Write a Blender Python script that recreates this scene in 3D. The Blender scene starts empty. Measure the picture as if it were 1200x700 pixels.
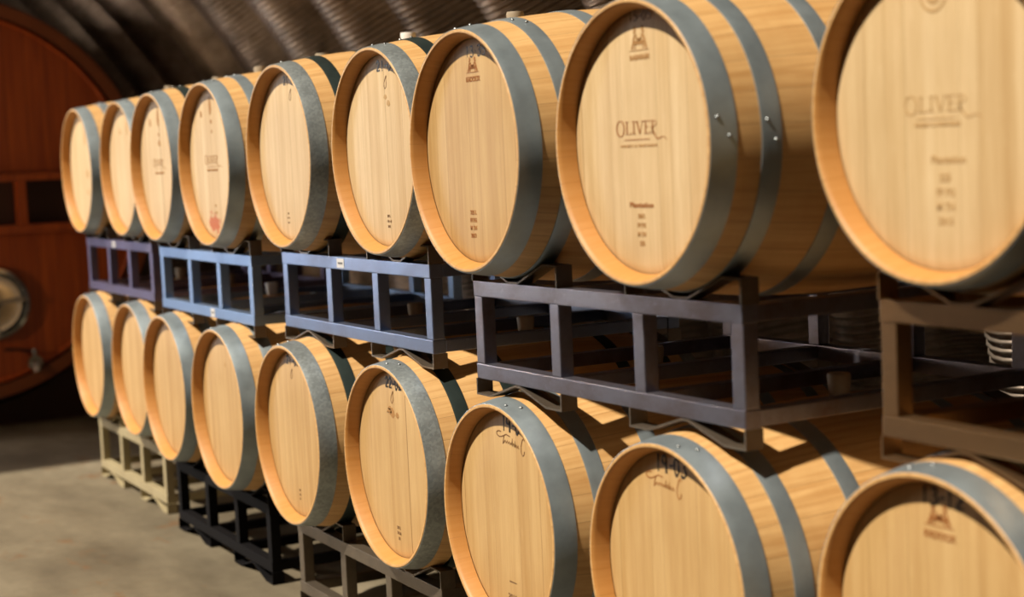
import bpy, bmesh, math, random
from mathutils import Vector, Matrix
random.seed(7)
PI = math.pi
C = bpy.context.scene.collection
sc = bpy.context.scene

# ------------------------------------------------------------------ helpers
def tag(o, label=None, cat=None, group=None, kind=None):
    if label: o['label'] = label
    if cat: o['category'] = cat
    if group: o['group'] = group
    if kind: o['kind'] = kind
    return o

def empty(name, loc=(0, 0, 0)):
    o = bpy.data.objects.new(name, None); C.objects.link(o); o.location = loc
    o.empty_display_size = .1
    return o

def mobj(name, verts, faces, mat, parent=None, smooth=False, auto=None):
    me = bpy.data.meshes.new(name); me.from_pydata(verts, [], faces); me.update()
    if mat: me.materials.append(mat)
    if smooth:
        for p in me.polygons: p.use_smooth = True
        if auto:
            me.set_sharp_from_angle(angle=auto)
    o = bpy.data.objects.new(name, me); C.objects.link(o)
    if parent: o.parent = parent
    return o

class MB:
    def __init__(s): s.v = []; s.f = []
    def add(s, v, f):
        n = len(s.v); s.v += [tuple(p) for p in v]; s.f += [tuple(i + n for i in q) for q in f]; return s
    def box(s, x0, x1, y0, y1, z0, z1, b=0.0):
        """box, edges chamfered by b"""
        if b <= 0:
            v = [(x, y, z) for z in (z0, z1) for y in (y0, y1) for x in (x0, x1)]
            return s.add(v, [(0, 2, 3, 1), (4, 5, 7, 6), (0, 1, 5, 4), (2, 6, 7, 3), (0, 4, 6, 2), (1, 3, 7, 5)])
        bm = bmesh.new(); bmesh.ops.create_cube(bm, size=1)
        for v in bm.verts:
            v.co = Vector(((x0 + x1) / 2 + v.co.x * (x1 - x0), (y0 + y1) / 2 + v.co.y * (y1 - y0), (z0 + z1) / 2 + v.co.z * (z1 - z0)))
        bmesh.ops.bevel(bm, geom=bm.edges[:], offset=b, segments=2, affect='EDGES', profile=.7)
        bm.verts.index_update()
        s.add([v.co[:] for v in bm.verts], [tuple(v.index for v in f.verts) for f in bm.faces]); bm.free(); return s
    def lathe(s, prof, n=96, axis='y', origin=(0, 0, 0), closed=False):
        """prof = [(a, r)] along the axis"""
        m = len(prof); v = []
        for i in range(n):
            t = 2 * PI * i / n; c, sn = math.cos(t), math.sin(t)
            for a, r in prof:
                p = (r * c, a, r * sn) if axis == 'y' else ((a, r * c, r * sn) if axis == 'x' else (r * c, r * sn, a))
                v.append((p[0] + origin[0], p[1] + origin[1], p[2] + origin[2]))
        f = []
        kk = m if closed else m - 1
        for i in range(n):
            for j in range(kk):
                j2 = (j + 1) % m; i2 = (i + 1) % n
                q = (i * m + j, i * m + j2, i2 * m + j2, i2 * m + j)
                f.append(q if axis != 'z' and axis != 'x' else q)
        return s.add(v, f)
    def tube(s, pts, r, n=12, cap=True):
        pts = [Vector(p) for p in pts]; rings = []
        for i, p in enumerate(pts):
            d = (pts[min(i + 1, len(pts) - 1)] - pts[max(i - 1, 0)]).normalized()
            a = Vector((0, 0, 1)) if abs(d.z) < .9 else Vector((1, 0, 0))
            u = d.cross(a).normalized(); w = d.cross(u)
            rr = r[i] if isinstance(r, (list, tuple)) else r
            rings.append([p + (u * math.cos(2 * PI * k / n) + w * math.sin(2 * PI * k / n)) * rr for k in range(n)])
        v = [q for R in rings for q in R]; f = []
        for i in range(len(pts) - 1):
            for k in range(n): f.append((i * n + k, i * n + (k + 1) % n, (i + 1) * n + (k + 1) % n, (i + 1) * n + k))
        if cap: f.append(tuple(range(n - 1, -1, -1))); f.append(tuple((len(pts) - 1) * n + k for k in range(n)))
        return s.add(v, f)
    def ribbon(s, pts, w, y=0.0, th=.0007):
        """flat pen or brand stroke in the x-z plane facing -y"""
        P = [Vector((p[0], p[1])) for p in pts]
        P = [p for i, p in enumerate(P) if i == 0 or (p - P[i - 1]).length > 1e-6]
        n = len(P)
        if n < 2: return s
        L, R = [], []
        for i in range(n):
            d = (P[min(i + 1, n - 1)] - P[max(i - 1, 0)]).normalized(); nn = Vector((-d.y, d.x))
            ww = (w[i] if isinstance(w, (list, tuple)) else w) / 2
            L.append(P[i] + nn * ww); R.append(P[i] - nn * ww)
        v = [(p.x, y - th, p.y) for p in L] + [(p.x, y - th, p.y) for p in R] + [(p.x, y + .0005, p.y) for p in L] + [(p.x, y + .0005, p.y) for p in R]
        f = []
        for i in range(n - 1):
            f.append((i, i + 1, n + i + 1, n + i)); f.append((2 * n + i, 2 * n + i + 1, i + 1, i)); f.append((n + i, n + i + 1, 3 * n + i + 1, 3 * n + i))
        return s.add(v, f)
    def build(s, name, mat, parent=None, smooth=False, auto=.6):
        o = mobj(name, s.v, s.f, mat, parent, smooth, auto if smooth else None)
        bm = bmesh.new(); bm.from_mesh(o.data); bmesh.ops.recalc_face_normals(bm, faces=bm.faces); bm.to_mesh(o.data); bm.free()
        if smooth:
            for p in o.data.polygons: p.use_smooth = True
            o.data.set_sharp_from_angle(angle=auto)
        return o

# ------------------------------------------------------------------ materials
class NT:
    def __init__(s, name):
        s.m = bpy.data.materials.new(name); s.m.use_nodes = True; s.t = s.m.node_tree; s.b = s.t.nodes['Principled BSDF']
    def n(s, typ, **kw):
        nd = s.t.nodes.new(typ)
        for k, v in kw.items():
            if k.startswith('i_'): nd.inputs[k[2:].replace('_', ' ')].default_value = v
            elif isinstance(k, str) and k.startswith('n'): pass
            else: setattr(nd, k, v)
        return nd
    def l(s, a, b): s.t.links.new(a, b)
    def math(s, op, a, b=None, c=None):
        nd = s.t.nodes.new('ShaderNodeMath'); nd.operation = op
        for i, q in enumerate((a, b, c)):
            if q is None: continue
            if isinstance(q, (int, float)): nd.inputs[i].default_value = q
            else: s.l(q, nd.inputs[i])
        return nd.outputs[0]
    def mix(s, fac, a, b, mode='MIX'):
        nd = s.t.nodes.new('ShaderNodeMix'); nd.data_type = 'RGBA'; nd.blend_type = mode
        for i, q in ((0, fac), (6, a), (7, b)):
            if isinstance(q, (int, float)): nd.inputs[i].default_value = q
            elif isinstance(q, tuple): nd.inputs[i].default_value = (*q[:3], 1)
            else: s.l(q, nd.inputs[i])
        return nd.outputs[2]
    def ramp(s, fac, stops):
        nd = s.t.nodes.new('ShaderNodeValToRGB'); e = nd.color_ramp.elements
        while len(e) < len(stops): e.new(.5)
        for i, (p, c) in enumerate(stops):
            e[i].position = p; e[i].color = (*c, 1) if isinstance(c, tuple) else (c, c, c, 1)
        s.l(fac, nd.inputs[0]); return nd.outputs[0]
    def noise(s, vec, scale, detail=4, rough=.55, w=None):
        nd = s.t.nodes.new('ShaderNodeTexNoise'); nd.inputs['Scale'].default_value = scale; nd.inputs['Detail'].default_value = detail
        nd.inputs['Roughness'].default_value = rough
        if w is not None: nd.noise_dimensions = '4D'; s.l(w, nd.inputs['W'])
        s.l(vec, nd.inputs['Vector']); return nd.outputs['Fac']
    def scale(s, vec, sx, sy, sz):
        nd = s.t.nodes.new('ShaderNodeVectorMath'); nd.operation = 'MULTIPLY'; nd.inputs[1].default_value = (sx, sy, sz); s.l(vec, nd.inputs[0]); return nd.outputs[0]
    def white(s, w1, w2=None):
        nd = s.t.nodes.new('ShaderNodeTexWhiteNoise'); nd.noise_dimensions = '1D'
        s.l(w1, nd.inputs['W']); return nd.outputs['Value']
    def bump(s, h, strength=.3, dist=.002):
        nd = s.t.nodes.new('ShaderNodeBump'); nd.inputs['Strength'].default_value = strength; nd.inputs['Distance'].default_value = dist
        s.l(h, nd.inputs['Height']); s.l(nd.outputs[0], s.b.inputs['Normal'])
    def coords(s):
        tc = s.t.nodes.new('ShaderNodeTexCoord'); sp = s.t.nodes.new('ShaderNodeSeparateXYZ'); s.l(tc.outputs['Object'], sp.inputs[0])
        oi = s.t.nodes.new('ShaderNodeObjectInfo')
        return tc.outputs['Object'], sp.outputs[0], sp.outputs[1], sp.outputs[2], oi.outputs['Random']
    def set(s, **kw):
        for k, v in kw.items():
            i = s.b.inputs[k.replace('_', ' ')]
            if isinstance(v, tuple): i.default_value = (*v[:3], 1)
            elif isinstance(v, (int, float)): i.default_value = v
            else: s.l(v, i)
        return s.m

def stave_wood(name, base, dark, n_staves=30, rough=.5, rim=False):
    m = NT(name); o, x, y, z, rnd = m.coords()
    seed = m.math('MULTIPLY', rnd, 53.0)
    ang = m.math('ARCTAN2', x, z)
    u = m.math('MULTIPLY', ang, n_staves / (2 * PI))
    u = m.math('ADD', u, m.math('MULTIPLY', rnd, 3.7))
    fl = m.math('FLOOR', u); fr = m.math('SUBTRACT', u, fl)
    wn = m.white(m.math('ADD', fl, seed))
    seam = m.math('LESS_THAN', m.math('ABSOLUTE', m.math('SUBTRACT', fr, .5)), .490)     # 1 inside a stave
    cmb = m.t.nodes.new('ShaderNodeCombineXYZ')
    m.l(m.math('MULTIPLY', ang, 14.0), cmb.inputs[0]); m.l(m.math('MULTIPLY', y, 2.2), cmb.inputs[1]); m.l(m.math('MULTIPLY', wn, 9.0), cmb.inputs[2])
    g1 = m.noise(cmb.outputs[0], 1.6, 6, .62, seed)
    g2 = m.noise(m.scale(o, 9, 26, 9), 1.0, 5, .6, seed)        # cross blotches, bending marks
    fine = m.noise(m.scale(cmb.outputs[0], 9, 2.5, 1), 2.0, 3, .6, seed)
    col = m.ramp(g1, [(.28, dark), (.62, base)])
    col = m.mix(m.math('MULTIPLY', wn, .35), col, tuple(c * .62 for c in base))
    col = m.mix(m.math('MULTIPLY', m.math('SUBTRACT', .60, g2), .8), col, dark)
    col = m.mix(m.math('MULTIPLY', fine, .28), col, tuple(min(1, c * 1.25) for c in base))
    col = m.mix(m.math('ADD', m.math('MULTIPLY', seam, .55), .45), tuple(c * .4 for c in dark), col)
    if rim:                                    # deeper orange inside the chime: light bounced between wood, put into the colour
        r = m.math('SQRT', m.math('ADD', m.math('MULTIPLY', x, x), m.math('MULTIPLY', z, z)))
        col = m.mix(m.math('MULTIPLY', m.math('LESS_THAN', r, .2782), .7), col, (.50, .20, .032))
    m.bump(m.math('ADD', m.math('MULTIPLY', seam, .3), m.math('MULTIPLY', fine, .3)), .35, .0015)
    return m.set(Base_Color=col, Roughness=m.math('ADD', rough - .05, m.math('MULTIPLY', g1, .16)))

def head_wood(name, base, dark, pale, stain=False, rough=.55):
    m = NT(name); o, x, y, z, rnd = m.coords()
    seed = m.math('MULTIPLY', rnd, 71.0)
    wob = m.math('MULTIPLY', m.math('SINE', m.math('ADD', m.math('MULTIPLY', x, 31.0), m.math('MULTIPLY', rnd, 19.0))), .35)
    u = m.math('ADD', m.math('ADD', m.math('MULTIPLY', x, 12.5), wob), m.math('MULTIPLY', rnd, 5.3))
    fl = m.math('FLOOR', u); fr = m.math('SUBTRACT', u, fl)
    wn = m.white(m.math('ADD', fl, seed))
    seam = m.math('LESS_THAN', m.math('ABSOLUTE', m.math('SUBTRACT', fr, .5)), .492)
    cmb = m.t.nodes.new('ShaderNodeCombineXYZ')
    m.l(x, cmb.inputs[0]); m.l(m.math('MULTIPLY', wn, .7), cmb.inputs[1]); m.l(z, cmb.inputs[2])
    band = m.noise(m.scale(cmb.outputs[0], 34, 5, 1.1), 1.0, 5, .6, seed)
    fine = m.noise(m.scale(cmb.outputs[0], 330, 9, 11), 1.0, 4, .65, seed)
    fleck = m.noise(m.scale(cmb.outputs[0], 90, 8, 30), 1.0, 3, .6, seed)
    blot = m.noise(m.scale(o, 5, 5, 4), 1.0, 3, .5, seed)
    col = m.ramp(band, [(.25, dark), (.55, base), (.8, pale)])
    col = m.mix(m.math('MULTIPLY', wn, .45), col, pale)
    col = m.mix(m.math('MULTIPLY', m.ramp(fine, [(.40, 0.0), (.66, 1.0)]), .32), col, dark)
    col = m.mix(m.math('MULTIPLY', m.ramp(fleck, [(.58, 0.0), (.75, 1.0)]), .22), col, pale)
    col = m.mix(m.math('MULTIPLY', m.ramp(blot, [(.45, 0.0), (.8, 1.0)]), .35), col, dark)
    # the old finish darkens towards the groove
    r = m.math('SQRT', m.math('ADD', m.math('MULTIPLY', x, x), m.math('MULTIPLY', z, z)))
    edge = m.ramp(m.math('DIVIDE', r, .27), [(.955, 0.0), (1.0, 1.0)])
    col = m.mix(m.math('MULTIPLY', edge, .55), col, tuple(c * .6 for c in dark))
    col = m.mix(seam, tuple(c * .75 for c in dark), col)
    if stain:
        dx = m.math('DIVIDE', m.math('SUBTRACT', x, -.02), .085); dz = m.math('DIVIDE', m.math('SUBTRACT', z, -.205), .045)
        d = m.math('SQRT', m.math('ADD', m.math('MULTIPLY', dx, dx), m.math('MULTIPLY', dz, dz)))
        nz = m.noise(m.scale(o, 22, 22, 30), 1.0, 4, .6)
        mk = m.ramp(m.math('ADD', m.math('SUBTRACT', 1.0, d), m.math('MULTIPLY', m.math('SUBTRACT', nz, .5), 2.2)), [(.12, 0.0), (.45, 1.0)])
        col = m.mix(m.math('MULTIPLY', mk, .97), col, (.46, .10, .008))
    m.bump(m.math('ADD', fine, seam), .18, .001)
    return m.set(Base_Color=col, Roughness=rough)

def hoop_metal(name, base, spangle=0.0, rough=.42, metallic=.75):
    m = NT(name); o, x, y, z, rnd = m.coords()
    seed = m.math('MULTIPLY', rnd, 31.0)
    n1 = m.noise(m.scale(o, 9, 9, 9), 1.0, 4, .6, seed)
    col = m.mix(m.ramp(n1, [(.3, 0.0), (.75, 1.0)]), tuple(c * .72 for c in base), tuple(min(1, c * 1.12) for c in base))
    if spangle:
        vo = m.t.nodes.new('ShaderNodeTexVoronoi'); vo.inputs['Scale'].default_value = 130; m.l(o, vo.inputs['Vector'])
        sp = m.t.nodes.new('ShaderNodeSeparateColor'); m.l(vo.outputs['Color'], sp.inputs[0])
        col = m.mix(m.math('MULTIPLY', m.ramp(sp.outputs[0], [(.2, 0.0), (.95, 1.0)]), spangle), col, tuple(min(1, c * 2.4) for c in base))
    rust = m.noise(m.scale(o, 16, 40, 16), 1.0, 5, .7, seed)
    col = m.mix(m.math('MULTIPLY', m.ramp(rust, [(.68, 0.0), (.78, 1.0)]), .5), col, (.20, .10, .04))
    m.bump(n1, .1, .001)
    return m.set(Base_Color=col, Metallic=metallic, Roughness=m.math('ADD', rough, m.math('MULTIPLY', n1, .15)))

def rack_paint(name, base, metallic=.35, rough=.45, wear=.4, wearcol=(.10, .075, .06), spec=.5):
    m = NT(name); o, x, y, z, rnd = m.coords()
    seed = m.math('MULTIPLY', rnd, 13.0)
    n1 = m.noise(m.scale(o, 5, 9, 9), 1.0, 6, .65, seed)
    n2 = m.noise(m.scale(o, 60, 60, 60), 1.0, 3, .6, seed)
    col = m.mix(m.math('MULTIPLY', m.ramp(n1, [(.42, 0.0), (.68, 1.0)]), wear), base, wearcol)
    col = m.mix(m.math('MULTIPLY', m.ramp(n2, [(.6, 0.0), (.75, 1.0)]), .3), col, tuple(min(1, c * 1.6) for c in base))
    m.bump(n2, .12, .001)
    m.b.inputs['Specular IOR Level'].default_value = spec
    return m.set(Base_Color=col, Metallic=metallic, Roughness=m.math('ADD', rough - .05, m.math('MULTIPLY', n1, .2)))

def plain(name, base, rough=.5, metallic=0.0, var=.15, scale=30):
    m = NT(name); o, x, y, z, rnd = m.coords()
    n1 = m.noise(o, scale, 4, .6)
    col = m.mix(m.math('MULTIPLY', n1, 2 * var), base, tuple(c * .5 for c in base))
    return m.set(Base_Color=col, Roughness=rough, Metallic=metallic)

M = {}
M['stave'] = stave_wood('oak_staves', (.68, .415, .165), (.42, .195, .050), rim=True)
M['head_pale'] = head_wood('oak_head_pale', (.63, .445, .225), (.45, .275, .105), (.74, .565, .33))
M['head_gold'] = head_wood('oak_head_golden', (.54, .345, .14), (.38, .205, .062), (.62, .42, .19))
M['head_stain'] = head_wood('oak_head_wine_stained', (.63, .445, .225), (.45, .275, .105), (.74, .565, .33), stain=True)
M['steel'] = hoop_metal('hoop_steel', (.35, .41, .435))
M['galv'] = hoop_metal('hoop_galvanized', (.32, .355, .355), spangle=.16)
M['darkhoop'] = hoop_metal('hoop_dark_steel', (.045, .065, .06))
M['rivet'] = plain('rivet_steel', (.35, .37, .37), .35, .9)
M['bung_tan'] = plain('bung_tan', (.36, .30, .21), .6)
M['bung_white'] = plain('bung_white_silicone', (.75, .74, .70), .5, var=.05)
M['ink'] = plain('black_marker_ink', (.012, .010, .009), .5, var=.05)
M['thin_ink'] = plain('thin_brown_pen', (.16, .07, .02), .6, var=.05)
M['brand'] = plain('burnt_brand', (.33, .115, .02), .7, var=.25, scale=300)
M['brand_mid'] = plain('burnt_brand_worn', (.42, .21, .06), .7, var=.25, scale=300)
M['brand_faint'] = plain('burnt_brand_faint', (.52, .32, .13), .7, var=.2, scale=300)
M['brand_dark'] = plain('stamp_brown', (.22, .12, .045), .7, var=.2, scale=300)

# ------------------------------------------------------------------ camera
cam_loc = Vector((7.7222, -1.8067, -.0176))
yaw, pit, rol, fpx = 1.0804, -.0879, -.0445, 1917.8
fwd = Vector((-math.sin(yaw) * math.cos(pit), math.cos(yaw) * math.cos(pit), math.sin(pit)))
right = Vector((math.cos(yaw), math.sin(yaw), 0)); up = right.cross(fwd)
r2 = math.cos(rol) * right + math.sin(rol) * up; u2 = -math.sin(rol) * right + math.cos(rol) * up
cd = bpy.data.cameras.new('camera'); cam = bpy.data.objects.new('camera', cd); C.objects.link(cam)
mat = Matrix((r2, u2, -fwd)).transposed().to_4x4(); mat.translation = cam_loc; cam.matrix_world = mat
cd.sensor_fit = 'HORIZONTAL'; cd.sensor_width = 36; cd.lens = fpx / 1200 * 36; cd.clip_start = .05
cd.dof.use_dof = True; cd.dof.focus_distance = (Vector((3.75, -.05, 0)) - cam_loc).dot(fwd); cd.dof.aperture_fstop = 2.2
sc.camera = cam

# ------------------------------------------------------------------ the barrel
LEN, RH, RB = .95, .285, .335
def rad(y): return RB - (RB - RH) * abs((y - LEN / 2) / (LEN / 2)) ** 2
prof = [(.040, .2650), (.036, .2660), (.008, .2725), (.0015, .2765), (0, .2785), (0, .2835), (.002, .2855)]
prof += [(y, rad(y)) for y in [.01 + (.93) * k / 40 for k in range(41)]]
prof += [(.948, .2855), (.95, .2835), (.95, .2785), (.942, .2725), (.914, .2665), (.910, .2655)]
def make_barrel():
    r = empty('wine_barrel')
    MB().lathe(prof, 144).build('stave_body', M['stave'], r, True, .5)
    for nm, ys, sg in (('front_head', .0368, 1), ('rear_head', .9135, -1)):
        b = MB(); n = 96
        pr = [(ys, .0001), (ys, .12), (ys, .246), (ys + sg * .0035, .262), (ys + sg * .006, .2672)]
        b.lathe(pr, n).build(nm, M['head_pale'], r, True, .5)
    k = 0
    for a, w in ((.0015, .054), (.105, .042), (.262, .042), (.646, .042), (.803, .042), (.8945, .054)):
        t = .0022; N = 6
        pp = [(a + w * j / N, rad(a + w * j / N) + t) for j in range(N + 1)]
        pp = [(a, rad(a) + .0002)] + [(a + .0004, rad(a) + t * .8)] + pp[1:-1] + [(a + w - .0004, rad(a + w) + t * .8), (a + w, rad(a + w) + .0002)]
        h = MB().lathe(pp, 144).build('hoop', M['steel'], r, True, .5)
        if k < 2:
            for dy in (.3, .7):
                y = a + w * dy; R = rad(y) + t
                b = MB()
                rp = [(0, .0045), (.0022, .0040), (.0038, .0022), (.0042, .0001)]
                b.lathe(rp, 12, 'z', (0, 0, 0)).build('rivet', M['rivet'], h, True, 1.2)
                rv = C.objects[-1]
                rv.location = (0, y, R)
        k += 1
    b = MB().lathe([(-.012, .019), (0, .022), (.042, .026), (.049, .024), (.050, .0001)], 24, 'z')
    o = b.build('bung', M['bung_tan'], r, True, .6); o.location = (0, LEN / 2, RB)
    return r

def kids(o, reg=None): return [c for c in C.objects if c.parent == o]
def copy_tree(o, parent=None):
    c = o.copy(); C.objects.link(c); c.parent = parent
    for ch in kids(o): copy_tree(ch, c)
    return c
def setmat(o, m):
    o.material_slots[0].link = 'OBJECT'; o.material_slots[0].material = m

# --- writing -------------------------------------------------------
def arc(cx, cy, rx, ry, a0, a1, n=14):
    return [(cx + rx * math.cos(math.radians(a0 + (a1 - a0) * i / n)), cy + ry * math.sin(math.radians(a0 + (a1 - a0) * i / n))) for i in range(n + 1)]
G = {  # handwriting, box 0..0.6 x 0..1
 '0': [arc(.3, .5, .2, .48, 100, 470, 20)],
 '1': [[(.3, 1), (.29, 0)]],
 '2': [[(.05, .78)] + arc(.27, .74, .2, .24, 150, -20, 8) + [(.08, .08), (.1, .05), (.55, .12)]],
 '3': [arc(.24, .74, .2, .23, 140, -70, 9) + arc(.26, .27, .24, .27, 80, -150, 10)],
 '4': [[(.12, 1), (.08, .5), (.48, .52)], [(.46, .98), (.40, 0)]],
 '5': [[(.5, .98), (.14, .95), (.12, .58)] + arc(.26, .3, .23, .3, 100, -140, 10)],
 '9': [arc(.24, .72, .19, .24, 20, 380, 16) + [(.42, .7), (.40, 0)]],
 '-': [[(.08, .47), (.42, .50)]],
 '.': [[(.2, .45), (.28, .47)]],
}
def hand(b, text, x, z, h, w, adv=.62, slope=0.0, th=.1, lean=0.0):
    """x,z = lower left; w = whole width"""
    tot = sum((.42 if c in '-.' else adv) for c in text); sx = w / tot; cx = 0
    for ch in text:
        for st in G[ch]:
            pts = [(x + (cx + p[0]) * sx + lean * p[1] * h, z + p[1] * h + slope * (cx + p[0]) * sx) for p in st]
            n = len(pts); b.ribbon(pts, [h * th * (.8 + .35 * math.sin(3 + i * 1.3)) for i in range(n)])
        cx += .42 if ch in '-.' else adv
def cursive_name(b, x, z, w, h, slope=0.0):
    """small looping signature: flourished T, low letters, tall open C at the end"""
    S = lambda p: (x + p[0] * w, z + p[1] * h + slope * p[0] * w)
    st = [arc(.10, .80, .11, .14, 60, 270, 12) + [(.18, .70), (.34, .86), (.48, .80)],
          [(.27, .78), (.24, .60), (.21, .34)],
          [(.24, .40), (.30, .56), (.33, .42), (.38, .56), (.41, .42), (.45, .55), (.48, .40), (.51, .52), (.53, .40), (.56, .72), (.57, .36), (.60, .52), (.63, .36), (.65, .66), (.66, .34), (.70, .50), (.72, .34), (.76, .48), (.78, .34), (.80, .36)],
          [(1.0, .80), (.97, .92), (.92, .80), (.87, .5), (.87, .22), (.91, .05), (.96, .10), (.99, .30)]]
    for s in st: b.ribbon([S(p) for p in s], h * .05)
def serif(b, text, x, z, h, w, thick=.16, thin=.06):
    g = {'O': ([arc(.38, .5, .34, .5, 90, 450, 28)], .84), 'L': ([[(.14, .02), (.14, .98)], [(.0, .98), (.28, .98)], [(.0, .02), (.52, .02), (.56, .2)]], .62),
         'I': ([[(.14, .02), (.14, .98)], [(.0, .98), (.28, .98)], [(.0, .02), (.28, .02)]], .36),
         'V': ([[(.06, .98), (.32, .0)], [(.32, .0), (.58, .98)], [(-.04, .98), (.18, .98)], [(.48, .98), (.68, .98)]], .68),
         'E': ([[(.14, .02), (.14, .98)], [(.0, .98), (.50, .98), (.52, .84)], [(.14, .52), (.42, .52)], [(.0, .02), (.50, .02), (.55, .18)]], .62),
         'R': ([[(.14, .02), (.14, .98)], [(.0, .98), (.22, .98)] + arc(.22, .75, .24, .23, 90, -90, 8) + [(.14, .52)], [(.0, .02), (.28, .02)]], .60)}
    tot = sum(g[c][1] for c in text); cx = 0; sx = w / tot
    for i, c in enumerate(text):
        hh = h * (1.22 if i == 0 else 1.0); zz = z - (h * .14 if i == 0 else 0)
        for k, st in enumerate(g[c][0]):
            pts = [(x + (cx + p[0]) * sx, zz + p[1] * hh) for p in st]
            if c == 'O': wd = [h * (thin + (thick - thin) * abs(math.cos(2 * PI * j / 28 + PI / 2))) for j in range(len(pts))]
            else: wd = h * (thick if k == 0 else thin)
            b.ribbon(pts, wd)
        cx += g[c][1]
def winery_name(b, x, z, h, w):
    serif(b, 'OLIVER', x, z, h, w)
    ex = x + w * .93
    tl = [(-.5, .50), (-.35, .30), (-.18, .05), (0, -.20), (.18, -.36), (.38, -.43), (.60, -.40), (.85, -.30), (1.1, -.28), (1.35, -.36), (1.6, -.55)]
    b.ribbon([(ex + h * p[0], z + h * p[1]) for p in tl], [h * q for q in (.12, .13, .13, .12, .11, .10, .09, .08, .06, .05, .03)])
    b.ribbon([(x + .03, z - h * .42), (x + w * .8, z - h * .42)], h * .07)
def type_text(txt, x, z, size, name, mat, parent, width=None, bold=.0, rot=0.0, y=.0):
    cu = bpy.data.curves.new('txt', 'FONT'); cu.body = txt; cu.size = size; cu.align_x = 'CENTER'; cu.extrude = .0004; cu.resolution_u = 2; cu.offset = bold
    o = bpy.data.objects.new('txt', cu); C.objects.link(o); bpy.context.view_layer.update()
    me = bpy.data.meshes.new_from_object(o.evaluated_get(bpy.context.evaluated_depsgraph_get())); bpy.data.objects.remove(o)
    xs = [v.co.x for v in me.vertices]; k = 1 if not width else width / max(1e-6, max(xs) - min(xs))
    cr, sr = math.cos(rot), math.sin(rot)
    for v in me.vertices:
        px, pz = v.co.x * k, v.co.y; v.co = Vector((x + px * cr - pz * sr, y - v.co.z - .0004, z + px * sr + pz * cr))
    me.materials.clear(); me.materials.append(mat)
    q = bpy.data.objects.new(name, me); C.objects.link(q); q.parent = parent; return q
def tower_logo(b, cx, top, bot, w):
    """cooper's brand: figures over a flared trestle above a name plate"""
    H = top - bot; X = lambda u: cx + u * w; Z = lambda v: bot + v * H
    for s in (-1, 1):
        b.ribbon([(X(.20 * s), Z(1.0)), (X(.26 * s), Z(.93)), (X(.22 * s), Z(.86)), (X(.30 * s), Z(.80)), (X(.24 * s), Z(.74))], [w * .10, w * .16, w * .10, w * .14, w * .07])
        b.ribbon([(X(.26 * s), Z(.74)), (X(.33 * s), Z(.55)), (X(.36 * s), Z(.40)), (X(.46 * s), Z(.18))], [w * .06, w * .10, w * .13, w * .10])
        b.ribbon([(X(.16 * s), Z(.72)), (X(.18 * s), Z(.60)), (X(.05 * s), Z(.52))], w * .07)
        b.ribbon([(X(.22 * s), Z(.36)), (X(.26 * s), Z(.18))], w * .07)
    b.ribbon([(X(-.30), Z(.44)), (X(.30), Z(.44))], w * .10); b.ribbon([(X(-.24), Z(.36)), (X(.24), Z(.36))], w * .05)
    b.ribbon([(X(-.10), Z(.52)), (X(.10), Z(.52))], w * .12)
    b.ribbon([(X(-.62), Z(.13)), (X(.62), Z(.13))], w * .03); b.ribbon([(X(-.62), Z(-.14)), (X(.62), Z(-.14))], w * .03)

YF = .0368
def marks(head, spec):
    for sp in spec:
        k = sp[0]; b = MB()
        if k == 'hand': _, nm, mt, txt, x, z, h, w, kw = sp; hand(b, txt, x, z, h, w, **kw); o = b.build(nm, M[mt], head)
        elif k == 'sig': _, nm, mt, x, z, w, h, sl = sp; cursive_name(b, x, z, w, h, sl); o = b.build(nm, M[mt], head)
        elif k == 'loop': _, nm, mt, x, z, w, h = sp; b.ribbon([(x + w * p[0], z + h * p[1]) for p in [(.9, 1), (.6, .85), (.2, .5), (.1, .2), (.35, .0), (.7, .12), (.85, .4), (.75, .7), (.95, .95)]], .0022); o = b.build(nm, M[mt], head)
        elif k == 'win': _, nm, mt, x, z, h, w = sp; winery_name(b, x, z, h, w); o = b.build(nm, M[mt], head)
        elif k == 'logo': _, nm, mt, cx, top, bot, w = sp; tower_logo(b, cx, top, bot, w); o = b.build(nm, M[mt], head)
        elif k == 'ring': _, nm, mt, cx, cz, r = sp; b.ribbon(arc(cx, cz, r, r, 0, 360, 30), .005); b.ribbon(arc(cx, cz, r * .5, r * .5, 0, 360, 20), .008); o = b.build(nm, M[mt], head)
        elif k == 'blobs':
            _, nm, mt, L = sp
            for (x, z, rx, rz) in L:
                o = MB().ribbon([(x, z - rz), (x + rx * .1, z - rz * .4), (x, z + rz * .3), (x - rx * .1, z + rz)], [rx * .7, rx * 1.8, rx * 1.5, rx * .5]).build(nm, M[mt], head)
                o.location = (0, YF, 0)
        elif k == 'txt': _, nm, mt, txt, x, z, s, wd, rt = sp; o = type_text(txt, x, z, s, nm, M[mt], head, wd, .0004 if s > .008 else 0, rt)
        o.location = (0, YF, 0)

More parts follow.
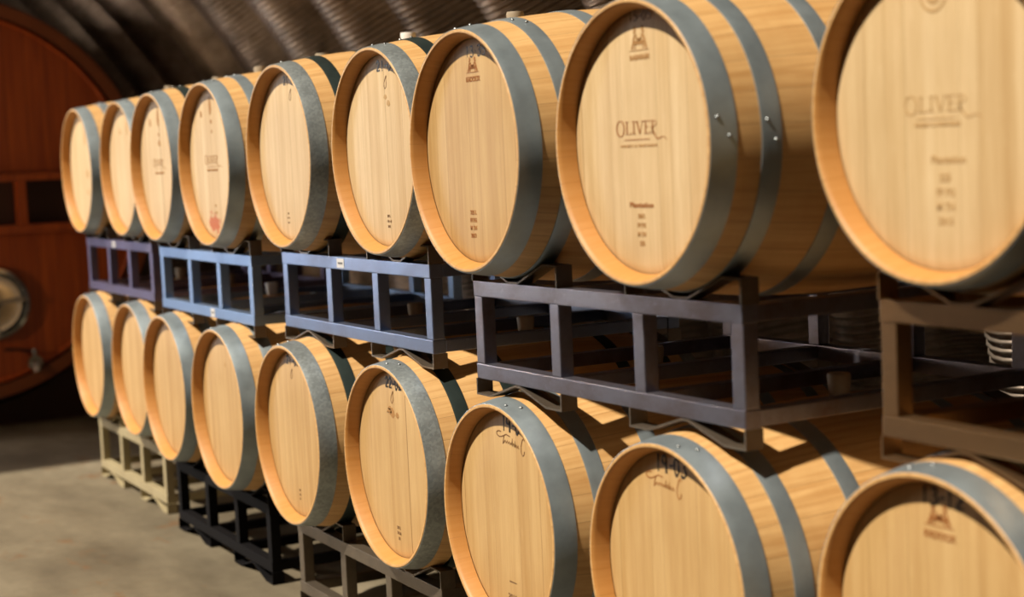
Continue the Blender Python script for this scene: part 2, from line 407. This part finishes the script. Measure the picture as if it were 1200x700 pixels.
def codes(x, z, lines, mt='brand', s=.013, dz=.0195, slope=0.0):
    return [('txt', 'code_stamp', mt, t, x + slope * i, z - dz * i, s, None, 0) for i, t in enumerate(lines)]
SPEC = {
 'T9': [('win', 'winery_name', 'brand_faint', -.082, .000, .026, .150), ('txt', 'small_print', 'brand_faint', 'WINERY & VINEYARDS', -.005, -.024, .009, .11, 0), ('ring', 'cooper_mark', 'brand_faint', -.008, .195, .03),
        ('txt', 'code_stamp', 'brand_faint', 'Plantation', .02, -.085, .018, .08, 0)] + codes(.012, -.115, ['225', 'FF FG', 'M TH', '2015'], 'brand_faint', .018, .024),
 'T8': [('win', 'winery_name', 'brand', -.095, .018, .026, .155), ('txt', 'small_print', 'brand_mid', 'WINERY & VINEYARDS', -.013, -.0085, .008, .136, 0),
        ('hand', 'rack_number', 'thin_ink', '15-05', -.035, .243, .019, .085, dict(th=.16)), ('logo', 'cooper_mark', 'brand_mid', .002, .232, .178, .058), ('txt', 'cooper_name', 'brand_mid', 'RADOUX', .002, .166, .015, .072, 0),
        ('txt', 'cellar_stamp', 'brand', 'Plantation', -.010, -.130, .015, .088, 0)] + codes(-.012, -.152, ['2015', 'FF FG', 'M TH', '225'], 'brand_mid', .013, .0185),
 'T7': [('hand', 'rack_number', 'ink', '13.35', -.022, .221, .026, .106, dict(th=.17)), ('logo', 'cooper_mark', 'brand', .012, .219, .180, .052), ('txt', 'cooper_name', 'brand', 'RADOUX', .012, .1635, .015, .072, 0)] + codes(-.017, -.150, ['225 L', 'FF FG', 'M TH', '2013'], 'brand', .014, .0185, -.001),
 'T6': [('hand', 'rack_number', 'ink', '21-03', -.014, .219, .029, .128, dict(th=.26, slope=0.0)), ('loop', 'pen_loop', 'thin_ink', .030, .170, .022, .036), ('blobs', 'cooper_mark', 'brand_faint', [(.035, .148, .012, .006), (.055, .130, .012, .008)])] + codes(.022, -.183, ['225 L', '- TH - M', '2021'], 'brand_dark', .009, .0145),
 'T5': [('hand', 'rack_number', 'ink', '21-04', -.002, .221, .028, .11, dict(th=.22)), ('loop', 'pen_loop', 'thin_ink', .042, .172, .022, .036)] + codes(-.018, -.182, ['225', 'M TH', '2021'], 'brand_dark', .008, .0145),
 'T4': [('win', 'winery_name', 'brand_mid', -.080, .003, .028, .150), ('txt', 'small_print', 'brand_mid', 'WINERY & VINEYARDS', .0, -.024, .010, .12, 0), ('blobs', 'cooper_mark', 'brand_mid', [(.01, .205, .016, .032), (.012, .150, .013, .007), (-.095, .18, .012, .012), (.015, .115, .007, .007)])] + codes(.015, -.15, ['225', 'M TH'], 'brand_faint', .012, .025),
 'T3': [('win', 'winery_name', 'brand_mid', -.075, .004, .026, .140), ('txt', 'small_print', 'brand_mid', 'WINERY & VINEYARDS', .005, -.028, .012, .12, 0), ('blobs', 'cooper_mark', 'brand_mid', [(.022, .190, .018, .032), (-.085, .175, .012, .016), (.02, .125, .014, .006), (.022, .092, .018, .012)])],
 'T2': [('blobs', 'cooper_mark', 'brand_faint', [(.06, .17, .012, .03), (-.05, .16, .012, .014)])],
 'T1': [('blobs', 'cooper_mark', 'brand_faint', [(.06, .155, .014, .04), (.07, -.015, .026, .02), (.06, -.10, .014, .012)])],
 'B9': [('hand', 'rack_number', 'ink', '13-12', -.045, .227, .030, .105, dict(th=.22)), ('logo', 'cooper_mark', 'brand', .000, .229, .186, .056), ('txt', 'cooper_name', 'brand', 'RADOUX', .000, .169, .017, .076, 0)],
 'B8': [('hand', 'rack_number', 'ink', '19-03', -.064, .218, .038, .118, dict(th=.19)), ('sig', 'signature', 'brand', -.098, .166, .130, .050, .02)],
 'B7': [('hand', 'rack_number', 'ink', '19-04', -.016, .218, .038, .118, dict(th=.19, slope=-.02)), ('sig', 'signature', 'thin_ink', -.042, .168, .140, .050, -.02), ('blobs', 'stamped_bar', 'brand_dark', [])] + [('hand', 'stamped_bar', 'brand_dark', '-', -.018, -.166, .02, .045, dict(th=.25)), ('txt', 'code_stamp', 'brand_dark', '2019', .004, -.200, .018, .045, 0)],
 'B6': [('hand', 'rack_number', 'ink', '22-02', -.042, .217, .029, .112, dict(th=.28)), ('loop', 'pen_loop', 'thin_ink', -.010, .175, .022, .036), ('blobs', 'cooper_mark', 'brand_mid', [(-.025, .150, .02, .006), (-.002, .148, .016, .014), (.03, .144, .012, .008), (-.022, .160, .014, .004)])] + codes(.004, -.184, ['225 L', 'TH M', '22'], 'brand_dark', .011, .0155),
 'B5': [('hand', 'rack_number', 'ink', '21-02', -.055, .221, .027, .115, dict(th=.22)), ('loop', 'pen_loop', 'thin_ink', -.022, .176, .020, .034)] + codes(.006, -.184, ['225', 'TH', '21'], 'brand_dark', .009, .014),
 'B4': [('blobs', 'cooper_mark', 'brand_faint', [(.02, .16, .01, .008)])],
 'B3': [('blobs', 'cooper_mark', 'brand_faint', [(.04, .16, .01, .006)])],
 'B2': [], 'B1': [], }
SPEC['B7'] = [s for s in SPEC['B7'] if not (s[0] == 'blobs' and not s[3])]

ZB = -.882
#        x      y     z     head        hoop     quarter   bung
BAR = {
 'T9': (5.6653, .0681, .0212, 'head_pale', 'steel', 'steel', 'bung_tan'),
 'T8': (4.9384, -.0453, -.0065, 'head_pale', 'steel', 'steel', 'bung_tan'),
 'T7': (4.255, -.0766, -.0065, 'head_gold', 'steel', 'steel', 'bung_tan'),
 'T6': (3.5322, .0068, .0068, 'head_pale', 'galv', 'darkhoop', 'bung_tan'),
 'T5': (2.8383, -.0133, .0068, 'head_pale', 'galv', 'darkhoop', 'bung_white'),
 'T4': (2.1131, -.0242, -.006, 'head_stain', 'steel', 'steel', 'bung_tan'),
 'T3': (1.4153, -.0132, -.006, 'head_pale', 'steel', 'darkhoop', 'bung_tan'),
 'T2': (.6999, .0464, -.005, 'head_pale', 'steel', 'darkhoop', 'bung_tan'),
 'T1': (.0018, .0362, -.005, 'head_pale', 'steel', 'steel', 'bung_tan'),
 'B9': (5.6616, .0534, ZB + .016, 'head_gold', 'steel', 'steel', 'bung_tan'),
 'B8': (4.9547, -.0118, ZB - .022, 'head_gold', 'steel', 'steel', 'bung_tan'),
 'B7': (4.2375, -.0189, ZB - .022, 'head_gold', 'steel', 'steel', 'bung_tan'),
 'B6': (3.5348, -.0043, ZB + .0068, 'head_gold', 'galv', 'darkhoop', 'bung_tan'),
 'B5': (2.8344, -.0346, ZB + .0068, 'head_gold', 'galv', 'darkhoop', 'bung_tan'),
 'B4': (2.1128, -.0286, ZB + .005, 'head_gold', 'steel', 'steel', 'bung_white'),
 'B3': (1.4134, -.016, ZB + .005, 'head_gold', 'steel', 'steel', 'bung_white'),
 'B2': (.6989, .0421, ZB + .005, 'head_gold', 'steel', 'steel', 'bung_tan'),
 'B1': (-.0014, .0337, ZB + .005, 'head_gold', 'steel', 'steel', 'bung_tan'),
}
LAB = {
 'T9': 'largest, nearest oak barrel of the upper row, cut by the right edge',
 'T8': 'oak barrel in the upper row with a clear brown winery name burnt across its head',
 'T7': 'oak barrel in the upper row marked 13.35 above a burnt cooper mark',
 'T6': 'oak barrel in the upper row marked 21-03 in black marker, mottled grey hoop',
 'T5': 'fifth oak barrel from the left in the upper row, white bung on top',
 'T4': 'upper-row oak barrel with a red wine stain at the foot of its head',
 'T3': 'third oak barrel from the left in the upper row, faint winery stamp',
 'T2': 'second oak barrel from the left in the upper row, head partly hidden by its neighbour',
 'T1': 'farthest, leftmost oak barrel of the upper row, in front of the red cask',
 'B9': 'lower-row oak barrel at the right edge, marked 13-12 over a burnt cooper mark',
 'B8': 'oak barrel in the lower row marked 19-03 above a looping signature',
 'B7': 'oak barrel in the lower row marked 19-04, its foot cut by the bottom edge',
 'B6': 'oak barrel in the lower row marked 22-02, mottled grey hoop',
 'B5': 'fifth oak barrel from the left in the lower row, black number under its rim',
 'B4': 'fourth oak barrel from the left in the lower row, above the black rack',
 'B3': 'third oak barrel from the left in the lower row, plain unmarked head',
 'B2': 'second oak barrel from the left in the lower row, above the beige floor rack',
 'B1': 'leftmost, farthest oak barrel of the lower row, beside the red cask',
}
proto = make_barrel()
cnt = 0
for k, (x, y, z, hm, hoop, qh, bg) in BAR.items():
    o = proto if cnt == 0 else copy_tree(proto)
    BAR[k] = (x, y, z, hm, hoop, qh, bg, o); cnt += 1
for k, (x, y, z, hm, hoop, qh, bg, o) in BAR.items():
    o.location = (x, y, z)
    tag(o, LAB[k], 'barrel', 'oak wine barrels on the steel racks')
    hs = [c for c in kids(o) if c.name.startswith('hoop')]
    hs.sort(key=lambda c: min(v.co.y for v in c.data.vertices))
    for i, h in enumerate(hs):
        setmat(h, M[hoop if i in (0, 5) else qh])
        a = {'T8': 82, 'T9': 80, 'T7': 18}.get(k, random.uniform(-14, 14)) if i == 0 else random.uniform(-20, 20)
        if k == 'T8' and i == 1: a = 84
        if k == 'T7' and i == 0: a = -6
        for rv in kids(h):
            R = rv.location.z; t = math.radians(a); rv.location.x = R * math.sin(t); rv.location.z = R * math.cos(t); rv.rotation_euler.y = t
            a += 7
    for c in kids(o):
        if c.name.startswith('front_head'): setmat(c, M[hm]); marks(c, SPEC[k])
        if c.name.startswith('bung'):
            setmat(c, M[bg])
            if bg == 'bung_white': c['label'] = 'white bung'

# ------------------------------------------------------------------ racks
PX = (-.535, -.165, .185, .535); TW = .04
Z0, Z1, Z2, Z3 = -.323, -.362, -.530, -.568     # rails
def saddle(cx, up_, yf):
    """bent strip: up_=True V cradle over the rail, else inverted V under it"""
    th = .005; w = TW + .004
    if up_: pts = [(-.205, Z0), (-.205, Z0 + .049), (-.145, Z0 + .051), (-.025, Z0 + .003), (.025, Z0 + .003), (.145, Z0 + .051), (.205, Z0 + .049), (.205, Z0)]
    else: pts = [(-.205, Z3), (-.205, Z3 - .039), (-.135, Z3 - .039), (-.012, Z3 - .003), (.012, Z3 - .003), (.135, Z3 - .039), (.205, Z3 - .039), (.205, Z3)]
    n = len(pts); v = []; f = []
    for i in range(n):
        a = Vector(pts[max(i - 1, 0)]); c = Vector(pts[i]); d = Vector(pts[min(i + 1, n - 1)])
        t1 = (c - a).normalized() if i else (d - c).normalized(); t2 = (d - c).normalized() if i < n - 1 else t1
        t = (t1 + t2).normalized(); nn = Vector((-t.y, t.x)) * (th / 2 / max(.5, t.dot(t1)))
        for yy in (yf, yf + w):
            v.append((cx + c.x + nn.x, yy, c.y + nn.y)); v.append((cx + c.x - nn.x, yy, c.y - nn.y))
    for i in range(n - 1):
        a, b = i * 4, i * 4 + 4
        f += [(a, b, b + 2, a + 2), (a + 1, a + 3, b + 3, b + 1), (a, a + 1, b + 1, b), (a + 2, b + 2, b + 3, a + 3)]
    f += [(0, 2, 3, 1), ((n - 1) * 4, (n - 1) * 4 + 1, (n - 1) * 4 + 3, (n - 1) * 4 + 2)]
    return MB().add(v, f)
RD = .81
def make_rack():
    r = empty('barrel_rack'); m = None
    base = M['rackproto']
    xe = PX[3] + TW / 2
    for (yf) in (0, RD - TW):
        for (za, zb) in ((Z1, Z0), (Z3, Z2)):
            MB().box(-xe, xe, yf, yf + TW, za, zb, .003).build('rail', base, r)
        for x in PX:
            MB().box(x - TW / 2, x + TW / 2, yf + .002, yf + TW - .002, Z2, Z1, .003).build('post', base, r)
        for cx in (-.350, .350):
            saddle(cx, True, yf - .002).build('saddle', base, r); saddle(cx, False, yf - .002).build('saddle', base, r)
    for x in PX:
        MB().box(x - TW / 2 + .002, x + TW / 2 - .002, TW, RD - TW, Z3 + .002, Z2 - .002, .003).build('cross_tube', base, r)
        MB().box(x - TW / 2 + .002, x + TW / 2 - .002, TW, RD - TW, Z1 + .002, Z0 - .002, .003).build('cross_tube', base, r)
    return r
M['rackproto'] = rack_paint('rack_bare_steel', (.20, .175, .18), .85, .38, .5)
M['rack_violet'] = rack_paint('rack_violet_steel', (.17, .145, .23), .85, .40, .4)
M['rack_blue'] = rack_paint('rack_light_blue_paint', (.22, .31, .47), .8, .38, .15, (.18, .19, .26))
M['rack_slate'] = rack_paint('rack_slate_blue_paint', (.18, .225, .34), .85, .36, .35, (.14, .12, .14))
M['rack_purple'] = rack_paint('rack_purple_grey_steel', (.25, .25, .31), .88, .34, .8, (.16, .11, .10))
M['rack_brown'] = rack_paint('rack_brown_steel', (.26, .15, .07), .85, .36, .5, (.15, .09, .045))
M['rack_beige'] = rack_paint('rack_beige_paint', (.36, .30, .17), .0, .55, .4, (.22, .17, .09))
M['rack_black'] = rack_paint('rack_black_paint', (.005, .0045, .005), .0, .65, .2, (.012, .009, .007), spec=.1)
M['rack_grey'] = rack_paint('rack_grey_brown_steel', (.22, .18, .13), .8, .42, .5)
RACKS = [  # xc, yfront, z, material, label
 ('D', 4.622, .045, -.004, 'rack_purple', 'purple-grey steel rack resting on top of the barrels marked 19-04 and 19-03'),
 ('A', .35, .115, -.004, 'rack_violet', 'farthest upper steel rack, dark violet, below the two leftmost top barrels'),
 ('B', 1.765, .062, -.004, 'rack_blue', 'light blue painted rack under the wine-stained barrel, white tag on its lower rail'),
 ('C', 3.165, .075, .018, 'rack_slate', 'slate blue rack under barrel 21-03, white sticker on its top rail'),
 ('E', 6.035, .128, .020, 'rack_brown', 'nearest brown steel rack cut by the right edge'),
 ('a', .35, .115, ZB + .003, 'rack_beige', 'beige painted rack standing on the floor at the far left'),
 ('b', 1.765, .075, ZB + .003, 'rack_black', 'black painted rack standing on the floor next to the beige one'),
 ('c', 3.165, .070, ZB + .003, 'rack_grey', 'grey-brown steel rack on the floor, cut by the bottom edge'),
 ('d', 4.605, .045, ZB - .022, 'rackproto', 'bare steel floor rack carrying barrels 19-04 and 19-03'),
 ('e', 6.035, .128, ZB + .016, 'rackproto', 'bare steel floor rack under the barrel marked 13-12')]
M['saddle'] = rack_paint('saddle_bare_steel', (.17, .135, .10), .7, .42, .5, (.10, .07, .045))
rp = make_rack(); racks = {}
for i, (k, *_r) in enumerate(RACKS): racks[k] = rp if i == 0 else copy_tree(rp)
for k, xc, yf, z, mt, lab in RACKS:
    o = racks[k]; o.location = (xc, yf, z)
    if k == 'D': o.rotation_euler.z = .035; o.scale.x = .965
    if k == 'C': o.rotation_euler.z = .01
    tag(o, lab, 'rack', 'steel barrel racks')
    for c in kids(o): setmat(c, M['saddle'] if c.name.startswith('saddle') and mt in ('rack_blue', 'rack_slate', 'rack_purple', 'rack_violet') else M[mt])
M['sticker'] = plain('sticker_white', (.62, .60, .58), .6, var=.05)
M['print'] = plain('sticker_print', (.10, .10, .10), .6, var=.05)
for k, x, z, w, h in (('B', .10, -.549, .045, .030), ('C', -.06, -.342, .055, .028), ('A', -.05, -.342, .05, .026)):
    s = MB().box(x - w / 2, x + w / 2, -.0012, .0005, z - h / 2, z + h / 2).build('sticker', M['sticker'], racks[k]); s['label'] = 'white sticker'
    MB().box(x - w * .32, x + w * .32, -.0018, -.0010, z - .003, z + .003).build('printed_line', M['print'], s)

# ------------------------------------------------------------------ setting
ZF = ZB - .607 - .003 + .003 - .0025
def concrete():
    m = NT('concrete_floor'); o, x, y, z, rnd = m.coords()
    n1 = m.noise(m.scale(o, 1.2, 2.4, 1), 1.0, 6, .6); n2 = m.noise(o, 9, 6, .65); n3 = m.noise(m.scale(o, 3, 5, 1), 1.0, 5, .7)
    col = m.ramp(n1, [(.3, (.085, .068, .042)), (.55, (.175, .145, .094)), (.75, (.26, .22, .148))])
    col = m.mix(m.math('MULTIPLY', m.ramp(n2, [(.4, 0.0), (.7, 1.0)]), .35), col, (.11, .085, .052))
    col = m.mix(m.math('MULTIPLY', m.ramp(n3, [(.60, 0.0), (.68, 1.0)]), .6), col, (.16, .078, .028))
    m.bump(n2, .2, .004)
    return m.set(Base_Color=col, Roughness=m.math('ADD', .42, m.math('MULTIPLY', n2, .3)))
tag(MB().box(-9, 10, -5.6, 2.35, ZF - .1, ZF).build('floor', concrete()), kind='structure')

def corrugated():
    m = NT('corrugated_steel'); o, x, y, z, rnd = m.coords()
    n1 = m.noise(m.scale(o, 2, 3, 3), 1.0, 6, .65); n2 = m.noise(m.scale(o, 14, 14, 14), 1.0, 4, .6)
    col = m.ramp(n1, [(.3, (.11, .082, .058)), (.62, (.46, .38, .31))])
    col = m.mix(m.math('MULTIPLY', m.ramp(n2, [(.5, 0.0), (.75, 1.0)]), .4), col, (.12, .08, .05))
    return m.set(Base_Color=col, Metallic=.8, Roughness=.42)
YC, ZC, RR = -1.8, -1.5, 3.87
def build_shell():
    pitch, depth = .76, .14; crimp = .030; amp = .009
    a0, a1 = 0.0, math.acos((-.45 - YC) / RR); L = RR * (a1 - a0)
    ns = int(L / crimp * 5); v = []; x0, x1 = -6.0, 9.0; nx = int((x1 - x0) / pitch * 14)
    for i in range(nx + 1):
        x = x0 + (x1 - x0) * i / nx; ph = 2 * PI * (x - 1.02) / pitch
        c = math.cos(ph); d = depth * (abs(c) ** .75) * (1 if c > 0 else -1)
        a1x = math.acos((.24 - YC) / RR) if 3.87 < x < 5.3 else a1     # opening cut lower here, added to put sun on the wall
        for j in range(ns + 1):
            a = a0 + (a1x - a0) * j / ns; s = a * RR
            r = RR - d + amp * math.cos(2 * PI * s / crimp)
            v.append((x, YC + r * math.cos(a), ZC + r * math.sin(a)))
    m = ns + 1; f = [(i * m + j, i * m + j + 1, (i + 1) * m + j + 1, (i + 1) * m + j) for i in range(nx) for j in range(ns)]
    tag(mobj('ceiling', v, f, corrugated(), None, True), kind='structure')
    # the other side of the hut, beyond the roof opening added to let the sun in
    v = []; b0, b1 = math.acos((-3.5 - YC) / RR), PI; nx = int((x1 - x0) / pitch * 10); m = 49
    for i in range(nx + 1):
        x = x0 + (x1 - x0) * i / nx; c = math.cos(2 * PI * (x - 1.02) / pitch); d = depth * (abs(c) ** .75) * (1 if c > 0 else -1)
        for j in range(m):
            a = b0 + (b1 - b0) * j / (m - 1); v.append((x, YC + (RR - d) * math.cos(a), ZC + (RR - d) * math.sin(a)))
    f = [(i * m + j, i * m + j + 1, (i + 1) * m + j + 1, (i + 1) * m + j) for i in range(nx) for j in range(m - 1)]
    tag(mobj('wall_front', v, f, corrugated(), None, True), kind='structure')
    # vault closed past both ends of the added opening, to limit the sun
    c0, c1 = math.acos((-.46 - YC) / RR), b0; m = 41
    for k, (xa, xb) in enumerate(((6.15, 9.0), (-6.0, -.62))):
        n = int((xb - xa) * 16); v = []
        for i in range(n + 1):
            x = xa + (xb - xa) * i / n
            c = math.cos(2 * PI * (x - 1.02) / pitch); d = depth * (abs(c) ** .75) * (1 if c > 0 else -1)
            for j in range(m):
                a = c0 + (c1 - c0) * j / (m - 1); v.append((x, YC + (RR - d) * math.cos(a), ZC + (RR - d) * math.sin(a)))
        f = [(i * m + j, i * m + j + 1, (i + 1) * m + j + 1, (i + 1) * m + j) for i in range(n) for j in range(m - 1)]
        tag(mobj('sun_block_vault_%d' % (k + 1), v, f, corrugated(), None, True), kind='structure')
build_shell()
b = MB(); n = 40
pts = [(-5.9, YC + RR * math.cos(PI * i / n), ZC + RR * math.sin(PI * i / n)) for i in range(n + 1)]
b.add(pts + [(p[0] - .1, p[1], p[2]) for p in pts], [tuple(range(n + 1)), tuple(range(2 * n + 1, n, -1))] + [(i, i + 1, n + 2 + i, n + 1 + i) for i in range(n)])
tag(b.build('wall_left', plain('end_wall_dark_board', (.035, .025, .018), .8)), kind='structure')

# ------------------------------------------------------------------ the big red cask
def cask_wood(name, base, dark, horiz=False, rough=.4):
    m = NT(name); o, x, y, z, rnd = m.coords()
    a = z if horiz else y
    u = m.math('MULTIPLY', a, 8.3); fl = m.math('FLOOR', u); fr = m.math('SUBTRACT', u, fl); wn = m.white(fl)
    seam = m.math('LESS_THAN', m.math('ABSOLUTE', m.math('SUBTRACT', fr, .5)), .485)
    g = m.noise(m.scale(o, 3, 3 if horiz else 26, 26 if horiz else 1.6), 1.0, 6, .62)
    col = m.ramp(g, [(.3, dark), (.7, base)]); col = m.mix(m.math('MULTIPLY', wn, .45), col, dark)
    col = m.mix(seam, tuple(c * .4 for c in dark), col); m.bump(m.math('ADD', g, seam), .15, .002)
    return m.set(Base_Color=col, Roughness=rough)
M['cask'] = cask_wood('red_stained_cask_head', (.62, .125, .016), (.32, .05, .007))
M['cask_body'] = stave_wood('red_stained_cask_staves', (.34, .08, .015), (.16, .03, .006), 60, .45)
M['cask_dark'] = plain('dark_oak', (.05, .015, .006), .6)
M['cask_rim'] = plain('cask_rim_oak', (.26, .065, .014), .45, var=.3, scale=6)
M['stainless'] = NT('stainless').set(Base_Color=(.62, .62, .60), Metallic=1.0, Roughness=.14)
M['iron'] = plain('black_iron', (.03, .03, .03), .5, .6)
CX, CY, CZ, CR = -2.0, -.205, -.145, 1.17
ck = empty('large_cask', (CX, CY, CZ)); tag(ck, 'huge round red-stained wooden cask lying on cradles at the far end of the aisle', 'cask')
LC = 1.9
def cr(t): return CR + .10 * (1 - (2 * t - 1) ** 2)
pr = [(-.10, .001), (-.10, CR - .10), (-.085, CR - .085), (.0, CR - .075), (.0, CR - .004), (-.004, CR)] + [(-LC * k / 24, cr(k / 24)) for k in range(1, 24)] + [(-LC + .004, CR), (-LC, CR - .004), (-LC, CR - .075), (-LC + .1, CR - .085), (-LC + .1, .001)]
MB().lathe(pr[3:-3], 128, 'x').build('staves', M['cask_rim'], ck, True, .5)
MB().lathe([(-.095, .001), (-.095, CR - .095), (-.075, CR - .078), (-.09, CR - .07)], 96, 'x').build('front_head', M['cask'], ck, True, .5)
MB().lathe([(-LC + .08, .001), (-LC + .08, CR - .08)], 96, 'x').build('rear_head', M['cask'], ck, True, .5)
for k in (.04, .16, .32, .62, .80, .92):
    x = -LC * k
    MB().lathe([(x, cr(k)), (x, cr(k) + .005), (x - .07, cr(min(1, k + .037)) + .005), (x - .07, cr(min(1, k + .037)))], 128, 'x').build('hoop', M['iron'], ck, True, .5)
hw = lambda z: math.sqrt(max(.01, (CR - .09) ** 2 - z * z))
for z, h in ((.120, .042), (-.180, .052)):
    w = hw(z)
    MB().box(-.095, .02, -w, w, z - h / 2, z + h / 2, .005).build('cross_beam', M['cask'], ck)
for y in (-.80, -.42, .40, .80):
    MB().box(-.094, .005, y - .026, y + .026, -.154, .099, .004).build('upright', M['cask'], ck)
w = hw(.02)
MB().box(-.0955, -.088, -w + .02, w - .02, -.154, .099).build('recess_shade_sheet', M['cask_dark'], ck)  # flat sheet, the dark of a recess put into its colour
# manway
my, mz, mr = .205, -.605, .215
d = empty('manway_door', (0, my, mz)); d.parent = ck; d['label'] = 'polished round steel manway door'
MB().lathe([(-.10, mr), (-.06, mr), (-.045, mr - .008), (-.04, mr - .03), (-.055, mr - .045), (-.07, mr - .05), (-.075, mr * .5), (-.06, .001)], 72, 'x').build('door_plate', M['stainless'], d, True, .7)
b = MB().tube([(-.07, 0, 0), (.0, 0, 0)], .028, 20)
b.build('hub', M['iron'], d, True)
b = MB()
for a in (5, 95, 185, 275):
    t = math.radians(a); b.tube([(-.03, 0, 0), (-.028, .1 * math.cos(t), .1 * math.sin(t)), (-.035, (mr - .02) * math.cos(t), (mr - .02) * math.sin(t))], [.014, .010, .012], 12)
b.build('spoke_handle', M['stainless'], d, True)
# valve
v0 = empty('drain_valve', (-.095, .415, -.965)); v0.parent = ck; v0['label'] = 'chrome drain valve with lever'
b = MB().tube([(0, 0, 0), (.05, 0, 0)], .026, 20); b.lathe([(.045, .001), (.045, .042), (.062, .045), (.075, .042), (.075, .001)], 24, 'x'); b.tube([(.06, 0, .0), (.06, .0, .07)], .012, 12)
b.lathe([(.052, .001), (.055, .016), (.068, .020), (.080, .012), (.084, .001)], 16, 'z', (.06, 0, 0))
b.tube([(.075, 0, 0), (.11, .0, -.01), (.125, .0, -.05)], .022, 16)
b.build('valve_body', M['stainless'], v0, True)
b = MB().tube([(.06, 0, .065), (.065, -.10, .085), (.065, -.17, .09)], [.009, .008, .010], 10)
b.build('lever', M['iron'], v0, True)
# cradles
for i, x in enumerate((-.35, -1.45)):
    b = MB(); n = 24; bot = ZF - CZ; v = []
    for k in range(n + 1):
        y = -.95 + 1.9 * k / n; rr_ = cr(-x / LC) + .006; zt = -math.sqrt(max(rr_ ** 2 - y * y, .01))
        for xx in (x - .12, x + .12): v += [(xx, y, min(zt, -.55)), (xx, y, bot + .001)]
    f = []
    for k in range(n):
        a, c = 4 * k, 4 * k + 4; f += [(a, c, c + 2, a + 2), (a + 1, a + 3, c + 3, c + 1), (a, a + 1, c + 1, c), (a + 2, c + 2, c + 3, a + 3)]
    f += [(0, 2, 3, 1), (4 * n, 4 * n + 1, 4 * n + 3, 4 * n + 2)]
    b.add(v, f).build('cradle', M['cask_dark'], ck)

# ------------------------------------------------------------------ light
def light(name, typ, loc, energy, color, **kw):
    l = bpy.data.lights.new(name, typ); l.energy = energy; l.color = color
    for k, v in kw.items(): setattr(l, k, v)
    o = bpy.data.objects.new(name, l); C.objects.link(o); o.location = loc; return o
s = light('sun', 'SUN', (5, -6, 7), 6.7, (1.0, .90, .76), angle=math.radians(1.6))
dirn = Vector((.0, -1.0, 1.37)); s.rotation_euler = dirn.to_track_quat('Z', 'Y').to_euler()
f1 = light('cask_fill', 'POINT', (-.7, -2.9, -.2), 75, (1.0, .74, .48), shadow_soft_size=.12)  # unseen point light added to brighten the cask front
f3 = light('roof_rib_fill', 'POINT', (-2.4, -2.9, 1.45), 90, (1.0, .82, .66), shadow_soft_size=.15)  # unseen point light added beside the cask to rake the roof ribs
f2 = light('cool_rack_fill', 'AREA', (-2.6, -2.75, .0), 55, (.74, .86, 1.0), shape='RECTANGLE', size=1.2, size_y=1.8)  # unseen cool panel added for a bluish reflection on the rack fronts
f2.rotation_euler = (Vector((-2.6, -2.75, .0)) - Vector((4.0, 0, -.4))).to_track_quat('Z', 'Y').to_euler()
w = bpy.data.worlds.new('world'); sc.world = w; w.use_nodes = True
w.node_tree.nodes['Background'].inputs[0].default_value = (.62, .74, 1.0, 1); w.node_tree.nodes['Background'].inputs[1].default_value = .010
sc.view_settings.view_transform = 'Standard'; sc.view_settings.look = 'None'; sc.view_settings.gamma = 1; sc.view_settings.use_curve_mapping = False
sc.view_settings.exposure = 0.0
